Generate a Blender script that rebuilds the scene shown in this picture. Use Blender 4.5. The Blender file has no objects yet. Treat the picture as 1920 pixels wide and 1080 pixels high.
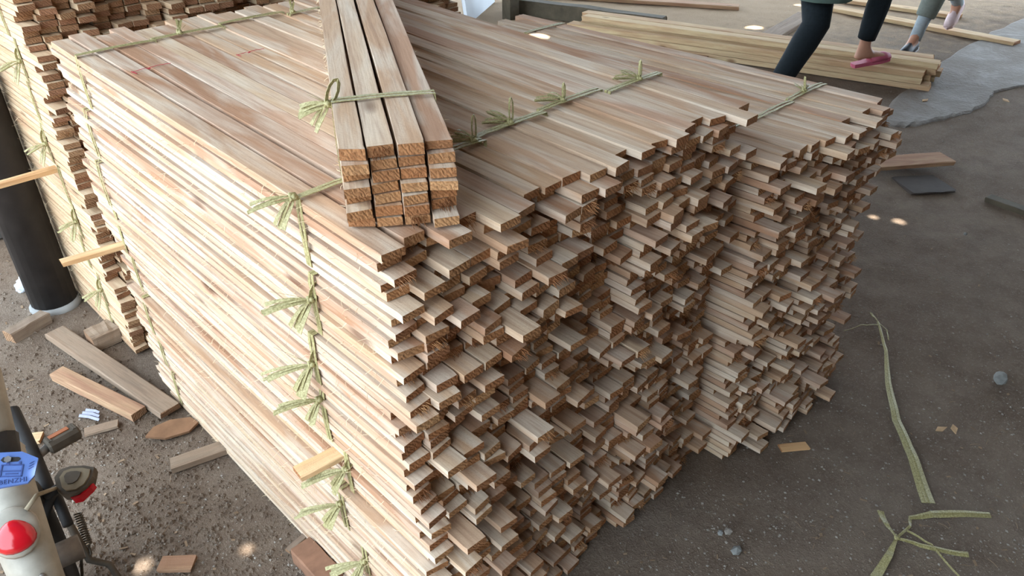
import bpy, math, random
from mathutils import Vector, Matrix, Euler, noise

# ------------------------------------------------------------------ camera, sky, sun, exposure
SC = bpy.context.scene
COL = SC.collection
F_PX, PITCH, ROLL, CAM_Z = 1434.74, 0.5673, 0.0104, 1.65
cam_d = bpy.data.cameras.new('camera')
cam_d.sensor_width = 36.0
cam_d.lens = F_PX * 36.0 / 1920.0
cam_d.clip_start = 0.02
cam_d.clip_end = 300
cam = bpy.data.objects.new('camera', cam_d)
COL.objects.link(cam)
HEAD = 0.7721                     # the camera looks this far to the +X side of +Y; the stacks lie along the axes
cam.matrix_world = Matrix.Translation((0, 0, CAM_Z)) @ Matrix.Rotation(-HEAD, 4, 'Z') @ Matrix.Rotation(math.pi/2 - PITCH, 4, 'X') @ Matrix.Rotation(-ROLL, 4, 'Z')
SC.camera = cam

SC.view_settings.view_transform = 'Standard'
SC.view_settings.look = 'None'
SC.view_settings.gamma = 1.0
SC.view_settings.use_curve_mapping = False
SC.view_settings.exposure = 1.6

world = bpy.data.worlds.new('sky')
SC.world = world
world.use_nodes = True
bg = world.node_tree.nodes['Background']
bg.inputs['Color'].default_value = (0.72, 0.86, 1.0, 1)
bg.inputs['Strength'].default_value = 2.4

SUN_AZ, SUN_EL = math.radians(240), math.radians(68)       # direction towards the sun
SUN_DIR = Vector((math.cos(SUN_AZ)*math.cos(SUN_EL), math.sin(SUN_AZ)*math.cos(SUN_EL), math.sin(SUN_EL)))
sun_d = bpy.data.lights.new('sun', 'SUN')
sun_d.energy = 7.0
sun_d.angle = math.radians(0.4)
sun_d.color = (1.0, 0.95, 0.86)
sun = bpy.data.objects.new('sun', sun_d)
COL.objects.link(sun)
sun.rotation_euler = SUN_DIR.to_track_quat('Z', 'Y').to_euler()
sun.location = SUN_DIR * 20

R = random.Random(11)

# ------------------------------------------------------------------ helpers: places
def ray(px, py):
    u, v = (px-960)/F_PX, (540-py)/F_PX
    c, s = math.cos(ROLL), math.sin(ROLL)
    u, v = u*c + v*s, -u*s + v*c
    c, s = math.cos(PITCH), math.sin(PITCH)
    x, y, z = u, c + v*s, -s + v*c
    c, s = math.cos(HEAD), math.sin(HEAD)
    return Vector((x*c + y*s, -x*s + y*c, z))

def at(px, py, z=0.0):
    d = ray(px, py)
    return Vector((0, 0, CAM_Z)) + d*((z-CAM_Z)/d.z)

YAW = 0.0
A0 = Vector((0.5500, 0.8301, 0))
E1 = Vector((0, 1, 0))      # along the laths, away
E2 = Vector((1, 0, 0))      # along the sawn end faces

def st(u, v, z=0.0):
    return A0 + E1*u + E2*v + Vector((0, 0, z))

# ------------------------------------------------------------------ helpers: meshes
class MB:
    def __init__(s):
        s.v, s.f, s.m = [], [], []
    def add(s, verts, faces, mat=0):
        o = len(s.v)
        s.v += [tuple(x) for x in verts]
        s.f += [tuple(i+o for i in f) for f in faces]
        s.m += [mat]*len(faces)
    def box(s, c, size, rot=None, mat=0, jit=0.0, rnd=R):
        c = Vector(c)
        M = rot if rot is not None else Matrix.Identity(3)
        vs = []
        for z in (-.5, .5):
            for x, y in ((-.5, -.5), (.5, -.5), (.5, .5), (-.5, .5)):
                p = Vector((x*size[0], y*size[1], z*size[2]))
                if jit:
                    p += Vector((rnd.uniform(-jit, jit), rnd.uniform(-jit, jit), rnd.uniform(-jit, jit)))
                vs.append(c + M @ p)
        s.add(vs, [(3,2,1,0), (4,5,6,7), (0,1,5,4), (1,2,6,5), (2,3,7,6), (3,0,4,7)], mat)
    def rings(s, rings, mat=0, cap=True, closed=False):
        n = len(rings[0]); vs = [p for r in rings for p in r]; fs = []
        k = len(rings)
        for i in range(k if closed else k-1):
            j = (i+1) % k
            for q in range(n):
                w = (q+1) % n
                fs.append((i*n+q, i*n+w, j*n+w, j*n+q))
        if cap and not closed:
            fs.append(tuple(range(n-1, -1, -1)))
            fs.append(tuple((k-1)*n+q for q in range(n)))
        s.add(vs, fs, mat)
    def tube(s, pts, rad, n=8, mat=0, cap=True, flat=1.0, up=None, closed=False):
        pts = [Vector(p) for p in pts]
        if not hasattr(rad, '__len__'):
            rad = [rad]*len(pts)
        rs = []; prev = None
        for i, p in enumerate(pts):
            if closed:
                t = pts[(i+1) % len(pts)] - pts[i-1]
            else:
                t = pts[min(i+1, len(pts)-1)] - pts[max(i-1, 0)]
            t.normalize()
            ref = Vector(up) if up is not None else (prev if prev is not None else (Vector((0,0,1)) if abs(t.z) < .9 else Vector((1,0,0))))
            b = ref - t*ref.dot(t)
            if b.length < 1e-5:
                b = t.orthogonal()
            b.normalize(); a = b.cross(t); prev = b
            rs.append([p + (a*math.cos(2*math.pi*q/n) + b*flat*math.sin(2*math.pi*q/n))*rad[i] for q in range(n)])
        s.rings(rs, mat, cap, closed)
    def ribbon(s, pts, width, normal, th=0.0012, mat=0):
        """flat band: normal is one vector or one per point"""
        pts = [Vector(p) for p in pts]
        n = len(pts)
        if not hasattr(width, '__len__'):
            width = [width]*n
        rs = []
        for i, p in enumerate(pts):
            t = (pts[min(i+1, n-1)] - pts[max(i-1, 0)]).normalized()
            nn = Vector(normal[i]) if isinstance(normal, list) else Vector(normal)
            b = nn.cross(t)
            if b.length < 1e-4:
                b = t.orthogonal()
            b.normalize(); k = t.cross(b).normalized()
            w = width[i]/2
            rs.append([p - b*w - k*th/2, p + b*w - k*th/2, p + b*w + k*th/2, p - b*w + k*th/2])
        s.rings(rs, mat)
    def ball(s, c, r, nu=10, nv=7, mat=0, lump=0.0, rnd=R):
        c = Vector(c)
        if not hasattr(r, '__len__'):
            r = (r, r, r)
        vs = [c + Vector((0, 0, -r[2]))]
        for j in range(1, nv):
            t = -math.pi/2 + math.pi*j/nv
            for i in range(nu):
                a = 2*math.pi*i/nu
                k = 1 + rnd.uniform(-lump, lump)
                vs.append(c + Vector((r[0]*math.cos(t)*math.cos(a)*k, r[1]*math.cos(t)*math.sin(a)*k, r[2]*math.sin(t)*k)))
        vs.append(c + Vector((0, 0, r[2])))
        fs = []
        for i in range(nu):
            fs.append((0, 1+(i+1) % nu, 1+i))
            fs.append((len(vs)-1, 1+(nv-2)*nu+i, 1+(nv-2)*nu+(i+1) % nu))
        for j in range(nv-2):
            for i in range(nu):
                fs.append((1+j*nu+i, 1+j*nu+(i+1) % nu, 1+(j+1)*nu+(i+1) % nu, 1+(j+1)*nu+i))
        s.add(vs, fs, mat)
    def prism(s, outline, z0, z1, M=None, mat=0):
        """outline: list of (x, y); M: 4x4 placing the prism"""
        n = len(outline)
        M = M or Matrix.Identity(4)
        vs = [M @ Vector((x, y, z0)) for x, y in outline] + [M @ Vector((x, y, z1)) for x, y in outline]
        fs = [tuple(range(n-1, -1, -1)), tuple(range(n, 2*n))]
        fs += [(i, (i+1) % n, n+(i+1) % n, n+i) for i in range(n)]
        s.add(vs, fs, mat)
    def mesh(s, name, mats, smooth=False):
        me = bpy.data.meshes.new(name)
        me.from_pydata(s.v, [], s.f)
        for m in (mats if isinstance(mats, (list, tuple)) else [mats]):
            me.materials.append(m)
        me.polygons.foreach_set('material_index', s.m)
        if smooth:
            me.polygons.foreach_set('use_smooth', [True]*len(s.f))
        me.update()
        return me
    def build(s, name, mats, parent=None, smooth=False, loc=None):
        return link(name, s.mesh(name, mats, smooth), parent, loc)

def link(name, data, parent=None, loc=None):
    o = bpy.data.objects.new(name, data)
    COL.objects.link(o)
    if parent is not None:
        o.parent = parent
    if loc is not None:
        o.location = loc
    return o

def tag(o, label=None, cat=None, group=None, kind=None):
    for k, v in (('label', label), ('category', cat), ('group', group), ('kind', kind)):
        if v:
            o[k] = v
    return o

def empty(name, loc, rz=0.0):
    o = bpy.data.objects.new(name, None)
    o.empty_display_size = 0.05
    COL.objects.link(o)
    o.location = loc
    o.rotation_euler = (0, 0, rz)
    return o

def rebase(o, loc):
    """put a world-space mesh object's origin at loc"""
    loc = Vector(loc)
    o.data.transform(Matrix.Translation(-loc))
    o.location = loc
    return o

# ------------------------------------------------------------------ helpers: materials
def srgb(r, g, b):
    f = lambda c: (c/255/12.92) if c/255 <= .04045 else ((c/255+.055)/1.055)**2.4
    return (f(r), f(g), f(b), 1)

class NT:
    def __init__(s, name):
        s.mat = bpy.data.materials.new(name)
        s.mat.use_nodes = True
        s.t = s.mat.node_tree
        s.b = s.t.nodes['Principled BSDF']
    def n(s, typ, **kw):
        o = s.t.nodes.new(typ)
        for k, v in kw.items():
            setattr(o, k, v)
        return o
    def l(s, a, b):
        s.t.links.new(a, b)
    def noise(s, vec, scale, detail=3, rough=.55, dist=0.0):
        o = s.n('ShaderNodeTexNoise')
        o.inputs['Scale'].default_value = scale
        o.inputs['Detail'].default_value = detail
        o.inputs['Roughness'].default_value = rough
        o.inputs['Distortion'].default_value = dist
        s.l(vec, o.inputs['Vector'])
        return o.outputs['Fac']
    def ramp(s, fac, stops, interp='LINEAR'):
        o = s.n('ShaderNodeValToRGB')
        e = o.color_ramp.elements
        o.color_ramp.interpolation = interp
        while len(e) < len(stops):
            e.new(0.5)
        for el, (p, c) in zip(e, stops):
            el.position = p
            el.color = c if len(c) == 4 else (*c, 1)
        s.l(fac, o.inputs['Fac'])
        return o.outputs['Color']
    def mix(s, fac, a, b, mode='MIX'):
        o = s.n('ShaderNodeMix', data_type='RGBA', blend_type=mode)
        for inp, v in ((o.inputs['Factor'], fac), (o.inputs['A'], a), (o.inputs['B'], b)):
            pass
        ins = [i for i in o.inputs if i.enabled]
        for inp, v in zip((o.inputs[0], o.inputs[6], o.inputs[7]), (fac, a, b)):
            if hasattr(v, 'is_linked'):
                s.l(v, inp)
            else:
                inp.default_value = v
        return o.outputs[2]
    def math(s, op, a, b=0.0):
        o = s.n('ShaderNodeMath', operation=op)
        for inp, v in zip(o.inputs, (a, b)):
            if hasattr(v, 'is_linked'):
                s.l(v, inp)
            else:
                inp.default_value = v
        return o.outputs[0]
    def coords(s, scale=(1, 1, 1), rnd=True, which='Object'):
        tc = s.n('ShaderNodeTexCoord')
        mp = s.n('ShaderNodeMapping')
        s.l(tc.outputs[which], mp.inputs['Vector'])
        mp.inputs['Scale'].default_value = scale
        if rnd:
            oi = s.n('ShaderNodeObjectInfo')
            cx = s.n('ShaderNodeCombineXYZ')
            s.l(s.math('MULTIPLY', oi.outputs['Random'], 37.0), cx.inputs[0])
            s.l(s.math('MULTIPLY', oi.outputs['Random'], 91.0), cx.inputs[1])
            s.l(s.math('MULTIPLY', oi.outputs['Random'], 53.0), cx.inputs[2])
            s.l(cx.outputs[0], mp.inputs['Location'])
            s.rand = oi.outputs['Random']
        return mp.outputs['Vector']
    def bump(s, h, strength=.3, dist=.002):
        o = s.n('ShaderNodeBump')
        o.inputs['Strength'].default_value = strength
        o.inputs['Distance'].default_value = dist
        s.l(h, o.inputs['Height'])
        s.l(o.outputs[0], s.b.inputs['Normal'])
    def out(s, col=None, rough=.8, spec=.25, metal=0.0):
        if col is not None:
            if hasattr(col, 'is_linked'):
                s.l(col, s.b.inputs['Base Color'])
            else:
                s.b.inputs['Base Color'].default_value = col
        s.b.inputs['Roughness'].default_value = rough
        s.b.inputs['Specular IOR Level'].default_value = spec
        s.b.inputs['Metallic'].default_value = metal
        return s.mat

def wood_mat(name, tones, sap, dark, bumpy=.35, knot=True):
    """sawn board: long grain along local Y, one tone per piece"""
    n = NT(name)
    g = n.coords((1, .045, 1))
    fine = n.noise(g, 190, 4, .65, .3)
    mid = n.noise(g, 34, 3, .6, 1.2)
    k = len(tones)
    base = n.ramp(n.rand, [((i+.5)/k, t) for i, t in enumerate(tones)])
    patch = n.noise(n.coords((1, .16, 1)), 16, 3, .5, .8)
    c = n.mix(n.math('MULTIPLY', n.ramp(patch, [(.42, (0,0,0)), (.62, (1,1,1))]), .55), base, sap)
    c = n.mix(n.math('MULTIPLY', n.ramp(mid, [(.5, (0,0,0)), (.72, (1,1,1))]), .5), c, dark)
    c = n.mix(n.math('MULTIPLY', n.ramp(fine, [(.45, (0,0,0)), (.75, (1,1,1))]), .38), c, dark)
    if knot:
        v = n.n('ShaderNodeTexVoronoi')
        v.inputs['Scale'].default_value = 5.5
        n.l(n.coords((1, .42, 1)), v.inputs['Vector'])
        kn = n.ramp(v.outputs['Distance'], [(.045, (1,1,1)), (.11, (0,0,0))])
        c = n.mix(n.math('MULTIPLY', kn, .7), c, (dark[0]*.45, dark[1]*.36, dark[2]*.3, 1))
    saw = n.noise(n.coords((.35, 1, .35)), 420, 2, .6)
    h = n.math('ADD', n.math('MULTIPLY', fine, .7), n.math('MULTIPLY', saw, .7))
    c = n.mix(n.math('MULTIPLY', n.ramp(n.noise(n.coords((1, 1, 1)), 520, 2, .7), [(.60, (0,0,0)), (.72, (1,1,1))]), .32), c, dark)
    n.bump(h, bumpy, .0022)
    return n.out(c, .82, .2)

def end_mat(name, tones, dark):
    """cross-cut end grain with slanting saw marks"""
    n = NT(name)
    g = n.coords((1, 1, 1))
    k = len(tones)
    base = n.ramp(n.rand, [((i+.5)/k, t) for i, t in enumerate(tones)])
    w = n.n('ShaderNodeTexWave', wave_type='BANDS', bands_direction='DIAGONAL')
    w.inputs['Scale'].default_value = 62
    w.inputs['Distortion'].default_value = 6
    w.inputs['Detail'].default_value = 3
    w.inputs['Detail Scale'].default_value = 1.6
    n.l(g, w.inputs['Vector'])
    m = n.noise(g, 70, 3, .6, .6)
    c = n.mix(n.math('MULTIPLY', n.ramp(w.outputs['Fac'], [(.35, (0,0,0)), (.9, (1,1,1))]), .28), base, dark)
    c = n.mix(n.math('MULTIPLY', n.ramp(m, [(.5, (0,0,0)), (.75, (1,1,1))]), .5), c, dark)
    n.bump(n.math('ADD', w.outputs['Fac'], m), .5, .003)
    return n.out(c, .85, .15)

def plain(name, col, rough=.6, spec=.3, var=.25, scale=30, metal=0.0, bump=.15):
    n = NT(name)
    g = n.coords((1, 1, 1), rnd=False)
    f = n.noise(g, scale, 4, .6)
    d = tuple(c*(1-var) for c in col[:3]) + (1,)
    b = tuple(min(1, c*(1+var*.6)) for c in col[:3]) + (1,)
    c = n.ramp(f, [(.3, d), (.7, b)])
    n.bump(f, bump, .002)
    return n.out(c, rough, spec, metal)

PALE = [srgb(196,168,138), srgb(178,142,112), srgb(204,180,153), srgb(163,123,94), srgb(186,151,125), srgb(190,156,124)]
M = {}
M['wood'] = wood_mat('pale_sawn_wood', PALE, srgb(214,202,184), srgb(128,90,66))
M['end'] = end_mat('pale_wood_end', [srgb(178,130,88), srgb(156,108,72), srgb(190,146,102), srgb(146,100,68), srgb(168,116,76)], srgb(108,66,40))
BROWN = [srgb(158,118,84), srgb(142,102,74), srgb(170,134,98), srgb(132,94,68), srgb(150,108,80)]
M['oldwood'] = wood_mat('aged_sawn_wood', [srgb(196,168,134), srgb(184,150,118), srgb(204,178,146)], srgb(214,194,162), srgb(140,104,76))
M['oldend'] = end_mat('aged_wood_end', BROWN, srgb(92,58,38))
M['plank'] = wood_mat('weathered_plank', [srgb(128,110,94), srgb(118,100,86), srgb(140,118,98)], srgb(146,130,112), srgb(84,68,56))
M['plank_red'] = wood_mat('reddish_plank', [srgb(158,122,96), srgb(150,112,88)], srgb(184,156,120), srgb(104,72,54))
M['plank_end'] = end_mat('plank_end', [srgb(150,118,90), srgb(132,102,78)], srgb(84,60,44))
M['board'] = wood_mat('yellow_tan_board', [srgb(196,168,128), srgb(184,152,116), srgb(178,142,112), srgb(204,180,140)], srgb(210,192,152), srgb(146,108,80))
M['stick'] = wood_mat('orange_stick', [srgb(200,158,112), srgb(206,168,122)], srgb(216,188,148), srgb(150,104,66))
M['red_ink'] = plain('red_pencil', srgb(176,42,62), .7, .2, .1)

def strap_mat():
    n = NT('olive_plastic_strap')
    g = n.coords((1, 1, 1))
    w = n.noise(g, 260, 3, .6)
    c = n.ramp(w, [(.3, srgb(122,113,72)), (.55, srgb(158,149,104)), (.8, srgb(194,185,142))])
    n.bump(w, .4, .002)
    n.b.inputs['Transmission Weight'].default_value = 0.0
    return n.out(c, .5, .35)
M['strap'] = strap_mat()
M['fibre'] = plain('wood_fibre', srgb(226,204,168), .8, .2, .15, 60)

def dirt_mat():
    n = NT('packed_dirt')
    g = n.coords((1, 1, 1), rnd=False)
    big = n.noise(g, .9, 4, .6)
    mid = n.noise(g, 7, 5, .65)
    fine = n.noise(g, 85, 5, .7)
    speck = n.noise(g, 240, 2, .6)
    c = n.ramp(big, [(.3, srgb(98,82,68)), (.5, srgb(117,102,88)), (.7, srgb(131,118,105))])
    c = n.mix(n.math('MULTIPLY', n.ramp(mid, [(.4, (0,0,0)), (.7, (1,1,1))]), .55), c, srgb(84,68,57))
    c = n.mix(n.math('MULTIPLY', n.ramp(fine, [(.52, (0,0,0)), (.75, (1,1,1))]), .5), c, srgb(146,132,118))
    c = n.mix(n.math('MULTIPLY', n.ramp(speck, [(.66, (0,0,0)), (.72, (1,1,1))]), .7), c, srgb(176,164,148))
    # sawdust spread over the far working area
    sx = n.n('ShaderNodeSeparateXYZ')
    n.l(g, sx.inputs[0])
    far = n.ramp(n.math('ADD', n.math('MULTIPLY', sx.outputs[1], .103), n.math('ADD', n.math('MULTIPLY', sx.outputs[0], .037), n.math('MULTIPLY', n.math('SUBTRACT', mid, .5), .35))), [(.44, (0,0,0)), (.58, (1,1,1))])
    c = n.mix(n.math('MULTIPLY', far, .8), c, srgb(170,148,122))
    h = n.math('ADD', n.math('MULTIPLY', mid, 1.2), n.math('ADD', fine, n.math('MULTIPLY', speck, .3)))
    n.bump(h, .75, .012)
    return n.out(c, .92, .12)
M['dirt'] = dirt_mat()
M['pebble'] = plain('grey_pebble', srgb(146,138,128), .85, .2, .35, 25)
M['chip'] = plain('wood_chip', srgb(184,152,116), .85, .2, .25, 40)
M['litter'] = plain('dusty_splinters', srgb(140,118,96), .9, .1, .45, 9)
M['concrete'] = plain('rough_concrete', srgb(140,140,138), .8, .25, .3, 5, bump=.6)
def worn_mat():
    n = NT('worn_concrete')
    g = n.coords((1, 1, 1), rnd=False)
    a, f = n.noise(g, 3.2, 5, .65, .6), n.noise(g, 40, 4, .65)
    c = n.ramp(a, [(.38, srgb(114,104,95)), (.52, srgb(124,117,110)), (.70, srgb(148,145,141))])
    c = n.mix(n.math('MULTIPLY', f, .45), c, srgb(104,96,88))
    n.bump(n.math('ADD', n.math('MULTIPLY', a, 2), f), .7, .012)
    return n.out(c, .8, .2)
M['worn'] = worn_mat()
M['roof'] = plain('corrugated_roof', srgb(96,92,88), .8, .2, .15, 2)
M['wall'] = plain('shade_wall', srgb(74,62,52), .9, .1, .15, 2)
M['post'] = plain('black_painted_post', srgb(40,36,34), .55, .35, .45, 14)
M['darkbeam'] = plain('dark_timber', srgb(84,76,62), .8, .2, .3, 12)
M['white'] = plain('white_panel', srgb(205,212,220), .6, .3, .06, 4)

# ------------------------------------------------------------------ the setting: ground, roof with holes, added walls that block light
def ground_z(x, y):
    p = Vector((x, y, 0))
    w = noise.noise(p*1.7)*.006 + noise.noise(p*6)*.005 + noise.noise(p*19)*.0035
    return w - .008
gb = MB()
NX, NY = 300, 280
X0, X1, Y0, Y1 = -0.6, 9.4, -0.6, 8.4
gv = [(X0+(X1-X0)*i/NX, Y0+(Y1-Y0)*j/NY, 0) for j in range(NY+1) for i in range(NX+1)]
gv = [(x, y, ground_z(x, y) if X0 < x < X1 and Y0 < y < Y1 else -.008) for x, y, z in gv]
gb.add(gv, [(j*(NX+1)+i, j*(NX+1)+i+1, (j+1)*(NX+1)+i+1, (j+1)*(NX+1)+i) for j in range(NY) for i in range(NX)])
B = 45
o0 = len(gb.v)
c4 = [(X0, Y0), (X1, Y0), (X1, Y1), (X0, Y1)]
q4 = [(-B, -B), (B, -B), (B, B), (-B, B)]
gb.add([(x, y, -.008) for x, y in c4+q4], [(4, 5, 1, 0), (5, 6, 2, 1), (6, 7, 3, 2), (7, 4, 0, 3)])
tag(gb.build('floor', M['dirt'], smooth=True), 'packed brown dirt floor strewn with grit', None, None, 'structure')

ROOF_Z = 3.8
RX0, RX1, RY0, RY1 = -0.95, 10.5, -2.0, 10.0
spots = [(at(1415, 50), .075), (at(1005, 71, .935), .045), (at(266, 1060), .022), (at(462, 1030), .016), (at(1688, 413), .028), (at(1640, 404), .020), (at(1500, 8), .05)]
import bmesh
bm = bmesh.new()
def loop(pts):
    vs = [bm.verts.new(p) for p in pts]
    return [bm.edges.new((vs[i], vs[(i+1) % len(vs)])) for i in range(len(vs))]
edges = loop([(RX0, RY0, ROOF_Z), (RX1, RY0, ROOF_Z), (RX1, RY1, ROOF_Z), (RX0, RY1, ROOF_Z)])
for p, r in spots:
    h = p + SUN_DIR*((ROOF_Z-p.z)/SUN_DIR.z)
    edges += loop([(h.x + r*math.cos(2*math.pi*k/10)*(1+.2*math.sin(k*2.1)), h.y + r*math.sin(2*math.pi*k/10), ROOF_Z) for k in range(10)])
bmesh.ops.triangle_fill(bm, use_beauty=True, use_dissolve=False, edges=edges)
rme = bpy.data.meshes.new('ceiling')
bm.to_mesh(rme); bm.free()
rme.materials.append(M['roof'])
tag(link('ceiling', rme), 'low shed roof with small holes', None, None, 'structure')
def wall(name, x0, y0, x1, y1, z0=-.05, z1=ROOF_Z):
    b = MB()
    d = Vector((x1-x0, y1-y0, 0)); l = d.length; d.normalize()
    rot = Matrix((d, Vector((-d.y, d.x, 0)), Vector((0, 0, 1)))).transposed()
    b.box(((x0+x1)/2, (y0+y1)/2, (z0+z1)/2), (l, .12, z1-z0), rot)
    return tag(b.build(name, M['wall']), None, None, None, 'structure')
wall('shade_wall_rear', -0.95, -1.9, 10.4, -1.9)  # unseen wall behind the camera, put in close to darken the sawn ends
wall('shade_wall_left', -0.95, -1.95, -0.95, -0.45)  # unseen wall piece added to keep side daylight off the sawn ends

# ------------------------------------------------------------------ laths
LATH_L, LW, LT = 1.43, 0.0482, 0.0184
PX, PZ = 0.0496, 0.0192
NC, NR = 4, 7              # laths side by side and layers in a tied bundle
def lath_mesh(name, seed, mats, n=7, length=LATH_L, rough=1.0):
    """one sawn lath: local X across, Y along from 0 (near end) back, Z up from 0"""
    r = random.Random(seed)
    b = MB()
    bx, bz = r.uniform(-.0012, .0012)*rough, r.uniform(-.0005, .0005)
    ph = r.uniform(0, 6)
    tw = r.uniform(-.03, .03)*rough
    ys = [0, .012] + [length*(i+.4)/(n-1) for i in range(n-2)][0:] + [length]
    ys = sorted(ys)
    rings = []
    slant = r.uniform(-.004, .004)
    for i, y in enumerate(ys):
        t = y/length
        ox = bx*math.sin(math.pi*t) + .0008*math.sin(9*t+ph)*rough
        oz = bz*math.sin(math.pi*t)
        w = LW/2*(1 + r.uniform(-.035, .02)*rough)
        h0, h1 = r.uniform(0, .0007), LT*(1 + r.uniform(-.07, .0))
        ch = r.uniform(.0003, .0022) if r.random() < .5 else .0004
        ring = []
        for x, z in ((-w, h0), (w, h0), (w, h1-ch*.6), (w-ch, h1), (-w+ch*.5, h1), (-w, h1-ch*.3)):
            a = tw*(t-.5)
            yy = y
            if i == 0:
                yy += slant*(x/w) + r.uniform(-.0012, .0012)
            if i == len(ys)-1:
                yy += r.uniform(-.004, .004)
            ring.append(Vector((ox + x + z*a, yy, oz + z - x*a*.3)))
        rings.append(ring)
    vs = [p for q in rings for p in q]
    k = len(rings); m = 6
    fs = [(i*m+q, (i+1)*m+q, (i+1)*m+(q+1) % m, i*m+(q+1) % m) for i in range(k-1) for q in range(m)]
    b.add(vs, fs, 0)
    # sawn near end, set in a shallow uneven relief
    b.f.append(tuple(range(m))); b.m.append(1)
    b.f.append(tuple((k-1)*m+q for q in range(m-1, -1, -1))); b.m.append(1)
    return b.mesh(name, mats)

VAR = {}
VAR['main'] = [lath_mesh('lath', 100+i, [M['wood'], M['end']], 9) for i in range(28)]
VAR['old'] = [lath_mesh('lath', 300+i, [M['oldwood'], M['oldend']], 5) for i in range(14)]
VAR['half'] = []
def joined_laths(nc, nr):
    b = MB()
    r = random.Random(5)
    for j in range(nr):
        for i in range(nc):
            b.box(((i-(nc-1)/2)*PX, LATH_L/2 + r.uniform(-.02, .02), j*PZ + LT/2), (LW, LATH_L, LT*.97), None, 0)
    return b.mesh('laths', [M['oldwood']])
JOINED = joined_laths(NC, NR)

def fibre_tuft(seed, w=.030, length=.022, count=22):
    """torn fibres standing out of a broken lath end"""
    r = random.Random(seed); b = MB()
    for i in range(count):
        x, z = r.uniform(-w/2, w/2), r.uniform(.001, LT-.001)
        l = length*r.uniform(.3, 1)
        d = Vector((r.uniform(-.3, .3), -1, r.uniform(-.5, .25)))
        p = Vector((x, .002, z))
        b.tube([p, p + d*l*.5, p + d*l + Vector((0, 0, -.15*l))], [.0009, .0008, .0002], 3)
    return b.mesh('torn_fibres', M['end'])
TUFTS = [fibre_tuft(900+i) for i in range(5)]

def strap_ring(nc, nr, y, seed, gap=.0022, w=.015, top=True):
    """band of twisted plastic strip tied round a bundle; local coordinates of the bundle"""
    r = random.Random(seed); b = MB()
    hw, hh = nc*PX/2 - .0002, nr*PZ + (gap if top else -.0012)
    for s in range(2):
        o = (s-.5)*r.uniform(.006, .016)
        o2 = (s-.5)*r.uniform(.006, .022)
        pts, nor = [], []
        def seg(p0, p1, n0, m):
            for k in range(m):
                t = k/m
                p = Vector(p0).lerp(Vector(p1), t)
                p.y = y + (o*(1-t) + o2*t if s else o2*(1-t)+o*t) + r.uniform(-.0015, .0015)
                bulge = (.0015 if n0[0] < 0 or (n0[2] > 0 and top) else 0)*math.sin(math.pi*t)
                pts.append(p + Vector(n0)*bulge); nor.append(Vector(n0))
        seg((-hw, 0, .001), (-hw, 0, hh), (-1, 0, 0), 6)
        seg((-hw, 0, hh), (hw, 0, hh), (0, 0, 1), 8)
        seg((hw, 0, hh), (hw, 0, .001), (1, 0, 0), 5)
        pts.append(Vector((hw, y, .001))); nor.append(Vector((1, 0, 0)))
        b.ribbon(pts, [w*r.uniform(.4, .62) for _ in pts], nor, .0013)
    return b

def knot_mesh(seed):
    r = random.Random(seed); b = MB()
    b.ball((0, 0, 0), (.0065, .008, .0065), 9, 6, 0, .18, r)
    b.tube([(-.006, -.004, -.004), (-.004, .004, .006), (.005, .005, .003), (.005, -.005, -.004)], .0035, 5)
    return b

def tail_mesh(p, d, n, length, w1, r, strips=4):
    """flattened free end of the strip, split at its tip"""
    b = MB()
    d = Vector(d).normalized(); n = Vector(n).normalized()
    side = n.cross(d).normalized()
    for k in range(strips):
        f = (k-(strips-1)/2)/max(1, strips-1)
        l = length*r.uniform(.86, 1.06)
        pts, ws = [], []
        for q in range(6):
            t = q/5
            pts.append(Vector(p) + d*l*t + side*f*w1*(t**.7)*.92 + n*(.008*math.sin(t*2.6+seedless(k))*.5) + Vector((0, 0, -.012*t*t*length/.07)))
            ws.append(w1/strips*(.34 + 1.25*t**.6))
        b.ribbon(pts, ws, n, .0008)
    for k in range(3):      # loose threads
        dd = (d + side*r.uniform(-.7, .7) + n*r.uniform(-.4, .4)).normalized()
        l = length*r.uniform(.4, .9)
        b.tube([Vector(p), Vector(p)+dd*l*.5+n*.004, Vector(p)+dd*l], [.0006, .0005, .0003], 3)
    return b
def seedless(k):
    return k*1.7

def loop_mesh(p, d, n, length, r):
    b = MB(); p = Vector(p); d = Vector(d).normalized(); n = Vector(n).normalized()
    side = n.cross(d).normalized()
    pts, nor = [], []
    for q in range(11):
        a = math.pi*2*q/10
        pts.append(p + d*length*.5*(1-math.cos(a)) + (side*.35+n*.5)*length*.34*math.sin(a))
        nor.append((side + d*.3).normalized())
    b.ribbon(pts, .0075, nor, .001)
    return b

def add_strap(root, nc, nr, y, seed, knot=None, top=True):
    """strap part with its knot, bow loop and tails as sub-parts"""
    r = random.Random(seed)
    s = strap_ring(nc, nr, y, seed, top=top).build('strap', M['strap'], root)
    if knot:
        pos, outn, tails, bow = knot
        knot_mesh(seed).build('knot', M['strap'], s, True, pos)
        for d, l, w in tails:
            tail_mesh((0, 0, 0), d, outn, l, w, r).build('tail', M['strap'], s, False, pos)
        if bow:
            loop_mesh((0, 0, 0), bow, outn, r.uniform(.035, .05), r).build('bow_loop', M['strap'], s, False, pos)
    return s

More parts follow.
